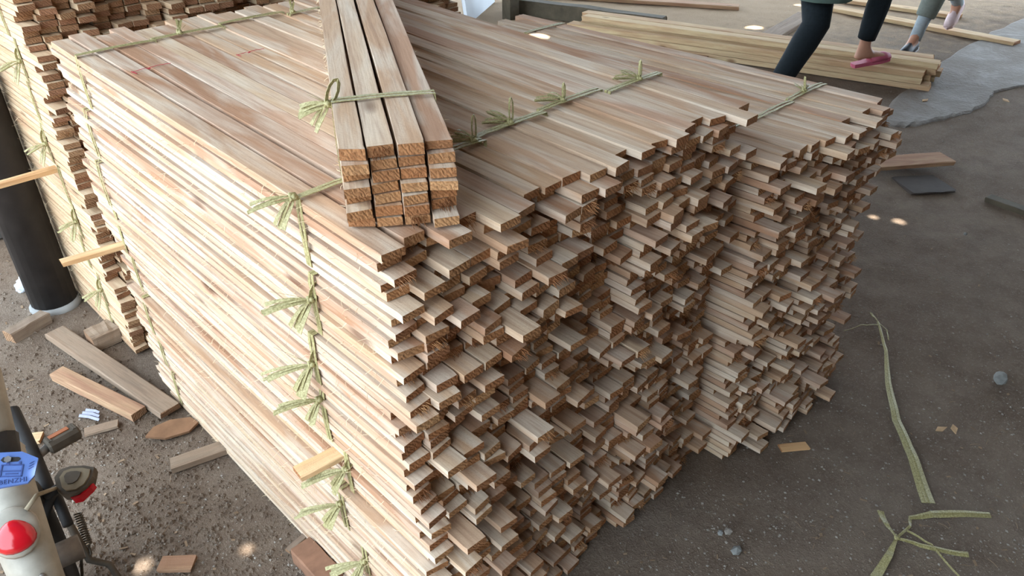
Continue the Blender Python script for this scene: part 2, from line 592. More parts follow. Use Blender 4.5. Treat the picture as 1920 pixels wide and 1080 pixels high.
ORD = ['lowest', 'second', 'third', 'fourth', 'fifth', 'sixth', 'seventh', 'eighth', 'ninth', 'tenth', 'eleventh', 'twelfth']
def bundle(loc, rz, label, cat, group, var, seed, nc=NC, nr=NR, tilt0=0.0, tilt1=0.0, spread=.017, bund=0.0, torn=.08, side=False, top=False, joined=False, name='lath_bundle', sag=0.0, row_gap=0.0):
    r = random.Random(seed)
    root = empty(name, loc, rz)
    tag(root, label, cat, group)
    if joined:
        o = link('laths', JOINED, root)
        o['kind'] = 'stuff'
        return root
    for j in range(nr):
        tilt = tilt0 + (tilt1-tilt0)*j/nr
        for i in range(nc):
            me = r.choice(var)
            o = bpy.data.objects.new('lath', me)
            COL.objects.link(o)
            o.parent = root
            dy = max(-.07, min(.07, r.gauss(0, spread))) + bund
            o.location = ((i-(nc-1)/2)*PX + r.uniform(-.0012, .0012), dy, j*PZ)
            o.rotation_euler = (tilt, r.uniform(-.014, .014), r.uniform(-.0006, .0006))
            o.scale = (r.uniform(.91, .995), 1.0, r.uniform(.88, 1.0))
            if side and i == 0:
                o.location.x += r.uniform(-.003, .0045)
                o.scale.z = r.uniform(.80, 1.0)
            if top and j == nr-1:
                o.scale = (r.uniform(.86, .98), 1.0, r.uniform(.72, 1.1))
                o.location.x += r.uniform(-.002, .002)
            if r.random() < torn:
                t = bpy.data.objects.new('torn_fibres', r.choice(TUFTS))
                COL.objects.link(t); t.parent = o
    return root

# ------------------------------------------------------------------ the tall pale stack
TIERS, COLS = 8, 5
BW, BH = NC*PX, NR*PZ
TILT_TOP = math.radians(2.5)
rs = random.Random(77)
main_bundles = {}
for k in range(TIERS):
    shift = rs.uniform(-.008, .008) + (.012 - .016*k/TIERS)*0.6
    for c in range(COLS):
        sx = shift + (c-2)*(.0035 - .004*k/TIERS)
        u = rs.uniform(-.03, .026) + (-.012 if c in (0, 3) else .012)
        if k == TIERS-1:
            u = rs.uniform(-.02, .03)
        lab = 'lath bundle, tallest pale stack, %s tier up, %s column from the strapped side' % (ORD[k] if k else 'ground', ORD[c] if c else 'first')
        m = bundle(st(u*0, (c+.5)*BW + sx*1.0 + (0.0 if c else rs.uniform(-.004, .003)), k*BH), YAW, lab, 'wood bundle', 'bundles in the tallest pale stack',
                   VAR['main'], 1000+k*20+c, tilt0=TILT_TOP*k/TIERS, tilt1=TILT_TOP*(k+1)/TIERS, bund=u, spread=.027, side=c == 0, top=k == TIERS-1)
        main_bundles[k, c] = m
        # straps show on the side face, the top and nowhere else
        top = k == TIERS-1
        if c == 0 or top:
            y0 = rs.uniform(.225, .275)
            kn = None
            kr = random.Random(50+k*7+c)
            if c == 0 and k > 0:
                z = BH*kr.uniform(.35, .95) if not top else BH + .004
                kn = ((-BW/2-.007, y0, z), (-.5, -.3, .75), [((-.75, kr.uniform(.35, .6), kr.uniform(-.05, .12)), kr.uniform(.07, .095), kr.uniform(.016, .022)), ((-.55, kr.uniform(-.05, .3), -.8), kr.uniform(.05, .07), kr.uniform(.02, .03))], (.35, -.2, .7) if kr.random() < .6 else None)
            elif top and c >= 1:
                x = .078 if c == 1 else kr.uniform(-.03, .02)
                kn = ((x, y0, BH+.005), (0, -.3, 1), [((-.75, .65, .2), kr.uniform(.055, .07), .016), ((-.2, .9, .35), kr.uniform(.04, .06), .014)], (.15, .1, .9))
            add_strap(m, NC, NR, y0, 60+k*10+c, kn, top).location.z = .0115*(k+1)/TIERS + (.002 if top else 0)
            y1 = rs.uniform(1.27, 1.31)
            s2 = strap_ring(NC, NR, y1, 200+k*10+c, top=top).build('strap', M['strap'], m)
            s2.location.z = y1*math.sin(TILT_TOP*(k+.9)/TIERS)
            if top and c in (1, 3):
                ps = (-.085 if c == 3 else rs.uniform(-.03, .03), y1, BH+.006)
                knot_mesh(300+c).build('knot', M['strap'], s2, True, ps)
                tail_mesh((0, 0, 0), (.3, .5, .8), (0, -.7, .7), .04, .014, rs).build('tail', M['strap'], s2, False, ps)

# red pencil scribble on two top laths
def scribble(parent, pts):
    b = MB()
    b.ribbon([Vector(p) for p in pts], .0022, (0, 0, 1), .0006)
    return b.build('red_pencil_mark', M['red_ink'], parent)
def scr(parent, x, y, z, s=1.0):
    zz = lambda yy: z + math.sin(TILT_TOP)*yy + .0012
    P = [(-.040, .012), (-.036, -.012), (-.040, .006), (-.022, .010), (-.006, .014), (.004, .004), (-.004, .002), (.004, .012), (.03, .016), (.055, .010)]
    scribble(parent, [(x+px*s, y+py*s, zz(y+py*s)) for px, py in P])
scr(main_bundles[7, 0], -.005, 1.06, BH-.001)
scr(main_bundles[7, 1], .035, 1.02, BH-.001, .8)

# ------------------------------------------------------------------ the lower stack beside it
T2, C2 = 7, 3
BH2 = BH
for k in range(T2):
    shift = rs.uniform(-.012, .012)
    for c in range(C2):
        lab = 'lath bundle in the lower pale stack, %s tier up, %s column from the tallest stack' % (ORD[k] if k else 'ground', ORD[c] if c else 'first')
        u = -.104 + rs.uniform(-.04, .04)
        m = bundle(st(0, 1.022 + (c+.5)*(BW*1.05) + shift*.6 + .008, k*BH2), YAW - .01, lab, 'wood bundle', 'bundles in the lower pale stack',
                   VAR['main'], 3000+k*20+c, bund=u, spread=.026, tilt1=.001, top=k == T2-1)
        if k == T2-1 or c == C2-1:
            y0 = .1 + rs.uniform(-.02, .02)
            kn = None
            if k == T2-1 and c in (0, 2):
                kn = ((-.01, y0, BH+.005), (0, -.3, 1), [((.5, .8, .2), .05, .014), ((.8, .3, .25), .045, .012)], (.1, .2, .9))
            add_strap(m, NC, NR, y0, 500+k*10+c, kn, k == T2-1)
            if k == T2-1 and c == C2-1:
                add_strap(m, NC, NR, 1.15, 590, None)

# ------------------------------------------------------------------ the darker stack behind
BT, BC = 10, 8
back_side = {}
for k in range(BT):
    for c in range(BC):
        if k == BT-1 and c > 3:
            continue
        detail = c < 2 or (c < 6 and k >= 7) or (c >= 6 and k >= 5)
        u = 1.70 + rs.uniform(-.03, .03) + (.02 if c % 2 else -.01)
        lab = 'brown-ended lath bundle, shaded rear stack, %s tier up, %s column from black post' % (ORD[k] if k else 'ground', ORD[c] if c else 'first')
        m = bundle(st(u, .005 + (c+.5)*BW*1.03 + rs.uniform(-.002, .002), k*BH), YAW + rs.uniform(-.001, .001), lab, 'wood bundle', 'bundles in the shaded stack behind',
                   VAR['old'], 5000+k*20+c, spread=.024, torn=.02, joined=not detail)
        if c == 0:
            back_side[k] = m
            kr = random.Random(800+k)
            kn = ((-BW/2-.006, .16, BH*.5), (-.6, -.2, .6), [((-.8, .1, -.1), .06, .02), ((-.5, -.2, -.8), .06, .022)], (.2, .1, .9))
            add_strap(m, NC, NR, .16, 700+k, kn if k % 2 else None, k == BT-1)

# ------------------------------------------------------------------ single tied bundle lying across the top
TOPZ = TIERS*BH + .006
bp = at(652, 432, TOPZ)
brz = math.radians(13.2) - HEAD
cx = Vector((math.cos(brz), math.sin(brz), 0))
tb = bundle(bp + cx*2*PX*.90, brz, 'single tied lath bundle lying slantwise on top of the tallest stack', 'wood bundle', None, VAR['main'], 4242, spread=.013, torn=.12, top=True, tilt0=.04, tilt1=.04)
tb.scale = (.89, 1, 1)
add_strap(tb, NC, NR, .20, 4343, ((-BW/2-.006, .20, BH*.97), (-.5, -.6, .6), [((-.9, .1, -.05), .058, .022), ((-.6, -.1, -.6), .045, .022)], (.45, .15, .75)))
tb.children[-1].location.z = .008


# ------------------------------------------------------------------ loose sticks wedged into the stacks
def stick(name, p0, p1, w, t, mats, label, cat, seed, up=(0, 0, 1), group=None, z0=None):
    """a board from p0 to p1 (centre line of its underside); rough ends"""
    p0, p1 = Vector(p0), Vector(p1)
    r = random.Random(seed)
    d = p1 - p0; l = d.length; d.normalize()
    up = Vector(up); x = d.cross(up).normalized(); z = x.cross(d).normalized()
    b = MB(); n = 7; rings = []
    bow = max(-.003, min(.003, r.uniform(-.004, .004)*l))
    for i in range(n):
        tt = i/(n-1); y = l*tt
        ring = []
        for sx, sz in ((-.5, 0), (.5, 0), (.5, .92), (.44, 1), (-.45, 1), (-.5, .9)):
            e = r.uniform(-.06, .06)*w if i in (0, n-1) else 0
            ring.append(Vector((sx*w*(1+r.uniform(-.03, .03)) + bow*math.sin(math.pi*tt), y+e, sz*t*(1+r.uniform(-.05, .03)))))
        rings.append(ring)
    m = 6
    b.add([p for q in rings for p in q], [(i*m+q, (i+1)*m+q, (i+1)*m+(q+1) % m, i*m+(q+1) % m) for i in range(n-1) for q in range(m)], 0)
    b.f.append(tuple(range(m))); b.m.append(1)
    b.f.append(tuple((n-1)*m+q for q in range(m-1, -1, -1))); b.m.append(1)
    o = b.build(name, mats)
    o.matrix_world = Matrix(((x.x, d.x, z.x, p0.x), (x.y, d.y, z.y, p0.y), (x.z, d.z, z.z, p0.z), (0, 0, 0, 1)))
    return tag(o, label, cat, group)

SW = [M['stick'], M['end']]
stick('spacer_stick', st(.262, .05, .490), st(.285, -.085, .480), .040, .013, SW, 'short pale stick poking out of the strapped side of the tallest stack', 'stick', 31)
stick('spacer_stick', st(1.30, .03, .588), st(1.33, -.17, .585), .030, .013, SW, 'orange-brown stick jutting from the far end of the strapped side', 'stick', 32)
stick('spacer_stick', st(1.86, .03, .645), st(1.88, -.42, .635), .032, .016, SW, 'long brown stick crossing in front of the black post', 'stick', 33)

# ------------------------------------------------------------------ black post
pb = Vector((.470, 3.055, 0))          # just clear of the rear stack's side
post = empty('roof_post', pb)
b = MB()
lean = Vector((0, 0, 0))
b.tube([(0, 0, -.02), (0, 0, 1.2), (0, 0, 2.4), (0, 0, ROOF_Z)], .082, 20)
b.build('shaft', M['post'], post, True)
b = MB()
b.tube([(0, 0, -.02), (0, 0, .006), (0, 0, .018)], [.096, .092, .083], 20)
b.build('footing', M['concrete'], post, True)
tag(post, 'round black post standing in dirt beside the shaded rear stack', 'post')

# dark sleepers behind the post
M['sleeper'] = plain('grey_sleeper', srgb(74,70,66), .85, .2, .3, 10)
p0, p1 = Vector((.20, 3.90, 0)), Vector((.545, 3.85, 0))
stick('timber_sleeper', p0, p1, .12, .11, [M['sleeper'], M['sleeper']], 'thick dark sleeper on dirt behind the black post', 'timber', 37)
stick('timber_sleeper', p0 + Vector((.0, .13, 0)), p1 + Vector((.0, .13, 0)), .10, .16, [M['sleeper'], M['sleeper']], 'taller dark sleeper lying against another behind the black post', 'timber', 38)

# ------------------------------------------------------------------ boards and scraps on the dirt
PL = [M['plank'], M['plank_end']]; PR = [M['plank_red'], M['plank_end']]
def gnd(name, a, bb, w, t, mats, label, cat, seed, z=-.004, z2=None, group=None):
    p, q = at(*a), at(*bb)
    p.z, q.z = z, (z if z2 is None else z2)
    return stick(name, p, q, w, t, mats, label, cat, seed, group=group)
stick('plank', (.397, 2.82, .004), (.511, 2.095, .004), .070, .022, PL, 'long grey weathered plank on dirt, one end under the tallest stack', 'plank', 41)
stick('plank', (.322, 2.56, -.002), (.436, 2.155, -.002), .052, .028, PR, 'reddish plank with a yellow end lying loose on dirt', 'plank', 42)
stick('timber_block', (.463, 2.655, -.004), (.556, 2.66, -.004), .085, .060, PL, 'squared grey timber under the corner of the shaded rear stack', 'timber', 43)
gnd('timber_block', (90, 600), (20, 640), .050, .045, PL, 'grey timber offcut beside the black post', 'timber', 44, -.004)
gnd('plank', (322, 876), (430, 838), .050, .020, PL, 'dark short plank half under the strapped side of the stack', 'plank', 45, -.004)
gnd('plank', (160, 812), (222, 795), .035, .010, PL, 'thin grey slat lying beyond the footpeg', 'plank', 46, -.002)
gnd('plank', (35, 828), (78, 822), .045, .012, [M['board'], M['end']], 'pale lath scrap on dirt behind the blue plate', 'plank', 47, -.002)
gnd('plank', (302, 1060), (364, 1058), .045, .012, PR, 'small tan wood offcut beside a round sunlit spot', 'wood scrap', 48, -.002)
gnd('plank', (1462, 841), (1514, 836), .030, .006, [M['stick'], M['end']], 'flat tan wood scrap on dirt before the lower stack', 'wood scrap', 49, -.002)
gnd('plank', (540, 1035), (590, 990), .018, .010, PL, 'dark thin stick beside the base of the strapped side', 'stick', 50, -.002)
gnd('plank', (1500, 700), (1540, 690), .02, .006, PL, 'small grey splinter at the lower stack foot', 'wood scrap', 51, -.003)

# brick half under the strapped side, shadowed sleeper supporting the stack
def lump(name, c, size, mat, label, cat, seed, rz=0.0, jit=.15, sub=2):
    r = random.Random(seed); bmx = bmesh.new()
    bmesh.ops.create_icosphere(bmx, subdivisions=sub, radius=1)
    for v in bmx.verts:
        k = 1 + noise.noise(v.co*1.6 + Vector((seed, 0, 0)))*jit*2 + r.uniform(-jit, jit)*.25
        v.co = Vector((v.co.x*size[0], v.co.y*size[1], v.co.z*size[2]))*k
    me = bpy.data.meshes.new(name); bmx.to_mesh(me); bmx.free()
    me.materials.append(mat)
    for p in me.polygons: p.use_smooth = False
    o = link(name, me, None, c); o.rotation_euler.z = rz
    return tag(o, label, cat)
M['brick'] = plain('old_clay_brick', srgb(132,98,78), .9, .1, .25, 20)
bq = at(615, 1052)
o = stick('clay_brick', (.521, 1.185, -.01), (.521, 1.325, -.01), .062, .05, [M['brick'], M['brick']], 'old brown clay brick wedged under the strapped side of the stack', 'brick', 52)
M['bluerock'] = plain('bluish_stone', srgb(136,136,132), .85, .2, .3, 25)
rk = at(1874, 714)
lump('stone', rk + Vector((0, 0, .012)), (.028, .022, .020), M['bluerock'], 'pale bluish stone lying alone on the dirt floor', 'stone', 3)
for i, (px, py, sz, lab) in enumerate([(1365, 998, .011, 'white angular pebble on dirt near the knotted strap'), (1380, 1035, .015, 'pale quartz pebble pair among grit by the stack foot'), (1810, 440, .009, 'tiny white pebble on bare dirt floor'), (1350, 1000, .008, 'small chalky pebble beside a white angular one')]):
    p = at(px, py); lump('stone', p + Vector((0, 0, sz*.4)), (sz*1.2, sz, sz*.8), M['bluerock'] if i else M['pebble'], lab, 'stone', 20+i, sub=1)
# rough bark flap
M['bark'] = plain('brown_bark', srgb(128,96,72), .9, .1, .25, 18)
b = MB(); ol = [(-.075, .0), (-.05, .03), (.0, .042), (.06, .03), (.08, .0), (.05, -.028), (-.02, -.03)]
p = Vector((.476, 2.012, 0)); b.prism(ol, 0, .008, Matrix.Translation(p + Vector((0, 0, .006))) @ Matrix.Rotation(-.35, 4, 'Z') @ Matrix.Rotation(.12, 4, 'X'))
tag(rebase(b.build('bark_piece', M['bark']), p), 'oval flat brown bark piece at the stack foot by the planks', 'bark')

# crumpled white rag, foil wrapper
def crumple(name, c, size, mat, label, cat, seed):
    bmx = bmesh.new(); bmesh.ops.create_icosphere(bmx, subdivisions=4, radius=1)
    for v in bmx.verts:
        q = v.co.copy(); k = 1 + noise.noise(q*2.2+Vector((seed, 1, 2)))*.7 + abs(noise.noise(q*5+Vector((seed, 4, 7))))*.45
        v.co = Vector((q.x*size[0], q.y*size[1], max(-.4, q.z)*size[2]))*k
    me = bpy.data.meshes.new(name); bmx.to_mesh(me); bmx.free(); me.materials.append(mat)
    for pl in me.polygons: pl.use_smooth = True
    return tag(link(name, me, None, c), label, cat)
M['rag'] = plain('white_rag', srgb(205,210,216), .8, .2, .08, 40)
crumple('crumpled_rag', at(62, 536) + Vector((0, 0, .012)), (.048, .034, .034), M['rag'], 'crumpled white rag on dirt beside the black post', 'rag', 5)
M['foil'] = plain('silver_wrapper', srgb(120,120,134), .35, .5, .2, 60, .3)
b = MB(); fp = at(192, 768) + Vector((-.034, -.012, 0))
for i in range(5):
    y0, y1 = -.018+i*.0072, -.018+(i+1)*.0072
    z0, z1 = (.004, .010) if i % 2 else (.010, .004)
    b.ribbon([(-.038, (y0+y1)/2, (z0+z1)/2), (0, (y0+y1)/2+.001, (z0+z1)/2+.003), (.038-.006*i, (y0+y1)/2, (z0+z1)/2)], .0085, (0, .6 if i % 2 else -.6, .8), .0008)
o = b.build('foil_wrapper', M['foil']); o.location = fp; o.rotation_euler.z = -1.05
tag(o, 'folded silvery plastic wrapper lying on dirt by the reddish plank', 'wrapper')

# ------------------------------------------------------------------ discarded plastic straps on the dirt
def ground_strap(name, parts, label, base):
    root = empty(name, at(*base)); tag(root, label, 'plastic strap', None)
    inv = -root.location
    for nm, px, ws in parts:
        b = MB(); rr = random.Random(len(px)*7+px[0][0])
        P = [at(x, y) for x, y in px]
        fine = []; wf = []
        for i in range(len(P)-1):
            for k in range(4):
                t = k/4; fine.append(P[i].lerp(P[i+1], t) + inv + Vector((0, 0, .004 + .003*math.sin(i*2+k)))); wf.append(ws[i]*(1-t)+ws[i+1]*t)
        fine.append(P[-1] + inv + Vector((0, 0, .003))); wf.append(ws[-1])
        for s in range(3):
            off = (s-1)
            pts = []
            for i, q in enumerate(fine):
                t = (fine[min(i+1, len(fine)-1)] - fine[max(i-1, 0)]).normalized(); sd = Vector((-t.y, t.x, 0))
                pts.append(q + sd*off*wf[i]*.30 + Vector((0, 0, .0016*s)))
            b.ribbon(pts, [w*.42 for w in wf], (.15*off, 0, 1), .0012)
        b.build(nm, M['strap'], root)
    return root
ground_strap('discarded_strap', [
    ('band', [(1645, 605), (1660, 660), (1665, 720), (1680, 790), (1710, 860), (1740, 945)], [.006, .010, .018, .024, .028, .034]),
    ('frayed_end', [(1645, 605), (1632, 590), (1640, 596)], [.006, .010, .004]),
    ('side_strip', [(1650, 612), (1615, 612), (1582, 622)], [.004, .006, .003]),
    ('loose_strand', [(1665, 640), (1662, 622), (1640, 598)], [.005, .005, .003])], 'long flattened olive plastic strap stretched across the dirt floor', (1680, 760))
ground_strap('discarded_strap', [
    ('strip', [(1680, 1012), (1660, 985), (1650, 960)], [.005, .014, .018]),
    ('strip', [(1680, 1012), (1705, 990), (1706, 972), (1760, 966), (1856, 968)], [.005, .006, .010, .022, .016]),
    ('strip', [(1680, 1012), (1740, 1030), (1815, 1042)], [.005, .012, .014]),
    ('strip', [(1680, 1012), (1665, 1045), (1640, 1085)], [.006, .018, .024]),
    ('strand', [(1700, 998), (1745, 1025), (1800, 1085)], [.003, .003, .002])], 'knotted olive plastic strap with splayed ends on the dirt', (1680, 1012))
kb = knot_mesh(71).build('knot', M['strap'], bpy.data.objects['discarded_strap.001'], True, (0, 0, .008))

# ------------------------------------------------------------------ far side of the shed: boards, beams, concrete
BD = [M['board'], M['end']]
pe, pl = at(1735, 172), at(1175, 88)
dirb = (pl - pe); Lb = dirb.length; dirb.normalize(); sb = Vector((-dirb.y, dirb.x, 0))
if sb.dot(Vector((1, 1, 0))) < 0: sb = -sb
kk = 0
for row in range(4):
    for col in range(4):
        if row == 3 and col in (0, 3): continue
        rr = random.Random(600+kk)
        q = pe + sb*(.06 + col*.118 + rr.uniform(-.002, .002)) + dirb*rr.uniform(-.05, .05) + Vector((0, 0, row*.040))
        stick('long_board', q, q + dirb*(Lb+.5) , .108, .037, BD, 'long tan board, %s layer, %s from the lower stack, in the low pile' % (('bottom', 'second', 'third', 'top')[row], ('first', 'second', 'third', 'fourth')[col]), 'board', 610+kk, group='boards in the low pile')
        kk += 1
for i, (a, c, lab) in enumerate([((1905, 84), (1560, 18), 'long reddish board lying flat beyond the walking people'), ((1800, 34), (1470, -14), 'long tan board lying beyond the low pile'), ((1385, 16), (1010, -8), 'far brown board lying behind the dark beam')]):
    gnd('long_board', a, c, .13, .03, BD if i < 2 else PR, lab, 'board', 660+i, -.002)
stick('long_board', pe + dirb*1.49 - sb*.068, pe + dirb*2.17 - sb*.068, .11, .03, PR, 'narrow brown board between the low pile and the lower stack', 'board', 663)
gnd('dark_plank', (1425, 82), (1512, 30), .16, .03, PL, 'dark wide plank on sawdust behind the black-clad legs', 'plank', 670, -.002)
p0, p1 = at(962, 22), at(1243, 62)
stick('floor_beam', p0, p1, .12, .13, [M['darkbeam'], M['darkbeam']], 'long dark timber beam lying on the sawdust', 'beam', 671)
p0, p1 = at(945, 20), at(800, 130)
q = at(957, 34)
b = MB(); b.box((0, 0, 1.2), (.11, .11, 2.5), None, 0, .006)
o = b.build('timber_post', M['darkbeam'], None, False, q); tag(o, 'dark square timber post beside the white panel', 'post')
b = MB(); b.box((0, 0, .35), (.9, .03, .72), Matrix.Rotation(-.12, 3, 'X'), 0, .004)
o = b.build('white_panel', M['white'], None, False, at(893, 22)); o.rotation_euler.z = .55
tag(o, 'white sheet panel leaning at the far end of the shaded stack', 'panel')
# broken edge of the concrete floor
edge = [(1640, 228), (1700, 236), (1760, 222), (1808, 214), (1852, 190), (1866, 172), (1925, 160), (1990, 140), (2080, 60), (1960, 20), (1860, 60), (1760, 120), (1690, 175)]
rr = random.Random(4)
edge = [(a[0]*(1-t)+c[0]*t + rr.uniform(-4, 4), a[1]*(1-t)+c[1]*t + rr.uniform(-2, 2)) for a, c in zip(edge, edge[1:]+edge[:1]) for t in (0, .2, .4, .6, .8)]
b = MB(); P = [at(x, y) for x, y in edge]
c0 = sum(P, Vector())/len(P)
rings = []
for zz, k in ((-.02, 1.03), (-.004, 1.0), (.004, .96)):
    rings.append([c0 + (p-c0)*k + Vector((0, 0, zz)) for p in P])
b.rings(rings); tag(b.build('floor_concrete', M['worn']), 'worn concrete floor patch with a broken edge', None, None, 'structure')
gnd('dark_plank', (1636, 316), (1772, 310), .14, .02, PR, 'brown board propped just off the dirt beside the lower stack', 'board', 680, .018, .03)
M['dark_sheet'] = plain('dark_ground_patch', srgb(70,62,57), .8, .2, .2, 12)  # tone of the thin sheet added as a dark patch on the dirt
gnd('dark_patch', (1692, 348), (1772, 344), .20, .008, [M['dark_sheet'], M['dark_sheet']], 'dark flat patch added under the propped brown board', 'rubber mat', 681, -.003)
gnd('dark_plank', (1852, 372), (1960, 410), .06, .025, [M['darkbeam'], M['darkbeam']], 'dark slat half buried in dirt away from the stacks', 'plank', 682, -.01)
for i, (x, y, lab) in enumerate([(1765, 806, 'triangular pale wood chip on dirt beside the long strap'), (1788, 806, 'slim pale wood chip next to a triangular one'), (1735, 190, 'pale chip on concrete by the board ends'), (1885, 190, 'pale chip on concrete away from the boards')]):
    p = at(x, y); b = MB(); rr = random.Random(i)
    s = .022 if y > 400 else .035
    b.prism([(-s, -s*.2), (s*.3, -s*.5), (s, s*.1), (s*.1, s*.4)], 0, .004)
    o = b.build('wood_chip', M['chip'], None, False, p + Vector((0, 0, .001 if y > 400 else .005))); o.rotation_euler.z = rr.uniform(0, 3)
    tag(o, lab, 'wood chip')

# ------------------------------------------------------------------ two people walking past
M['skin'] = plain('skin', srgb(176,128,104), .55, .35, .08, 20)
M['black_cloth'] = plain('black_leggings', srgb(30,36,40), .85, .15, .2, 60)
M['teal_cloth'] = plain('grey_green_tunic', srgb(104,124,116), .85, .15, .12, 40)
M['pink_foam'] = plain('pink_slipper', srgb(176,84,104), .6, .3, .1, 30)
M['grey_cloth'] = plain('grey_trousers', srgb(112,118,112), .85, .15, .15, 40)
M['pale_sock'] = plain('pale_sock', srgb(150,160,166), .85, .15, .1, 60)
M['dark_shoe'] = plain('dark_shoe', srgb(44,46,54), .5, .4, .2, 40)
M['white_sole'] = plain('white_sole', srgb(206,206,210), .6, .3, .06, 40)
M['pale_shoe'] = plain('pale_pink_shoe', srgb(206,182,182), .6, .3, .08, 40)
M['blue_shirt'] = plain('blue_shirt', srgb(72,90,120), .85, .15, .12, 40)
M['hair'] = plain('black_hair', srgb(24,20,18), .5, .4, .3, 80)

def ik(h, a, l1, l2, fwd):
    d = a - h; L = min(d.length, (l1+l2)*.999); d.normalize()
    x = (L*L + l1*l1 - l2*l2)/(2*L); k = math.sqrt(max(1e-6, l1*l1 - x*x))
    f = fwd - d*fwd.dot(d); f.normalize()
    return h + d*x + f*k

def person(label, mid, fwd, feet, cloth):
    """feet: two of (heel position, toe direction); built upright over the point mid, walking along fwd"""
    fwd = Vector((fwd.x, fwd.y, 0)).normalized(); sd = Vector((fwd.y, -fwd.x, 0)); Z = Vector((0, 0, 1))
    root = empty('person', (mid.x, mid.y, 0)); tag(root, label, 'person')
    o = Vector((-mid.x, -mid.y, 0))
    V, E, Rr = [], [], []
    def v(p, r):
        V.append(Vector(p) + o); Rr.append(r); return len(V)-1
    def chain(i, pts):
        for p, r in pts:
            j = v(p, r); E.append((i, j)); i = j
        return i
    base = Vector((mid.x, mid.y, 0))
    pel = v(base + Z*.88, (.13, .10))
    waist = chain(pel, [(base + Z*1.02 + fwd*.01, (.115, .085)), (base + Z*1.2 + fwd*.03, (.14, .10)), (base + Z*1.33 + fwd*.035, (.12, .08))])
    neck = chain(waist, [(base + Z*1.40 + fwd*.045, (.05, .05)), (base + Z*1.46 + fwd*.06, (.055, .06)), (base + Z*1.54 + fwd*.075, (.078, .088)), (base + Z*1.60 + fwd*.07, (.07, .08))])
    legs = []
    for sgn, (heel, fd) in zip((-1, 1), feet):
        fd = Vector(fd).normalized(); up = (Z - fd*Z.dot(fd)).normalized()
        ank = heel + fd*.045 + up*.085
        hip = base + Z*.86 + sd*.085*sgn
        kn = ik(hip, ank, .43, .42, fwd)
        c1 = kn.lerp(ank, .3) - fwd*.015
        chain(pel, [(hip, .085), (hip.lerp(kn, .5), .072), (kn, .056), (c1, .056), (kn.lerp(ank, .75), .040), (ank, .034), (heel + fd*.10 + up*.05, (.036, .030)), (heel + fd*.17 + up*.032, (.040, .020)), (heel + fd*.215 + up*.026, (.032, .014))])
        e = chain(len(V)-4, [(heel + fd*.012 + up*.032, .028)])
        legs.append((hip, kn, ank, heel, fd, up))
    for sgn in (-1, 1):
        sh = base + Z*1.31 + sd*.17*sgn + fwd*.03
        el = sh - Z*.26 + sd*.03*sgn - fwd*.05*sgn
        wr = el - Z*.20 + fwd*(.14 - .06*sgn)
        i = chain(waist, [(sh, .055), (sh.lerp(el, .5), .045), (el, .038), (el.lerp(wr, .35), .040), (wr, .026)])
        hd = (wr-el).normalized()
        pm = chain(i, [(wr + hd*.045, (.034, .018)), (wr + hd*.08, (.034, .016))])
        for q in range(4):
            l = (.062, .072, .068, .052)[q]; ofs = fwd*(.024 - .016*q)
            chain(pm, [(wr + hd*.09 + ofs, .009), (wr + hd*(.09+l*.5) + ofs - sd*.008*sgn, .0085), (wr + hd*(.09+l*.85) + ofs - sd*.026*sgn, .0075)])
        chain(i, [(wr + hd*.03 + fwd*.032, .011), (wr + hd*.06 + fwd*.05 - sd*.008*sgn, .010), (wr + hd*.085 + fwd*.052 - sd*.016*sgn, .008)])
    me = bpy.data.meshes.new('body'); me.from_pydata([tuple(p) for p in V], E, [])
    ob = link('body', me, root)
    sk = ob.modifiers.new('skin', 'SKIN')
    if not me.skin_vertices:
        bpy.context.view_layer.objects.active = ob
    for i, r in enumerate(Rr):
        me.skin_vertices[0].data[i].radius = r if isinstance(r, tuple) else (r, r)
    me.skin_vertices[0].data[pel].use_root = True
    ob.modifiers.new('smooth', 'SUBSURF').levels = 2
    ob.modifiers['smooth'].render_levels = 2
    sk.use_smooth_shade = True
    me.materials.append(M['skin'])
    # head details and hair
    hc = base + Z*1.555 + fwd*.075 + o
    b = MB()
    b.tube([hc + fwd*.085 + Z*.02, hc + fwd*.105 - Z*.01, hc + fwd*.085 - Z*.02], [.008, .012, .009], 6)
    for sgn in (-1, 1):
        b.ball(hc + sd*.078*sgn - fwd*.005, (.012, .016, .026), 8, 6)
    b.build('nose_and_ears', M['skin'], root, True)
    b = MB()
    for sgn in (-1, 1):
        b.ball(hc + fwd*.082 + sd*.032*sgn + Z*.018, (.010, .010, .008), 8, 6)
    b.build('eyes', M['hair'], root, True)
    b = MB(); b.ball(hc - fwd*.018 + Z*.035, (.09, .09, .085), 14, 9, 0, .03); b.build('hair', M['hair'], root, True)
    cloth(root, o, base, fwd, sd, legs)
    return root

def trouser(root, o, leg, t_end, mat, loose):
    hip, kn, ank = [p + o for p in leg[:3]]
    b = MB(); pts = [hip + Vector((0, 0, .05)), hip.lerp(kn, .35), hip.lerp(kn, .7), kn, kn.lerp(ank, .3), kn.lerp(ank, .6), kn.lerp(ank, t_end)]
    pts = [p for i, p in enumerate(pts) if i < 4 or True]
    if t_end < .6: pts = pts[:5] + [kn.lerp(ank, t_end)]
    rad = [.108, .098, .086, .076, .074, .066, .058][:len(pts)]
    rr = random.Random(3)
    b.tube(pts, [r*loose for r in rad], 14)
    b.build('trouser_leg', mat, root, True)
def torso(root, o, base, fwd, sd, zs, mat, name):
    b = MB(); rings = []
    for z, rx, ry in zs:
        c = base + o + Vector((0, 0, z)) + fwd*(.03 if z > 1.1 else 0)
        rings.append([c + sd*rx*math.cos(a)*(1+.03*math.sin(6*a)) + fwd*ry*math.sin(a) for a in [2*math.pi*k/18 for k in range(18)]])
    b.rings(rings); b.build(name, mat, root, True)
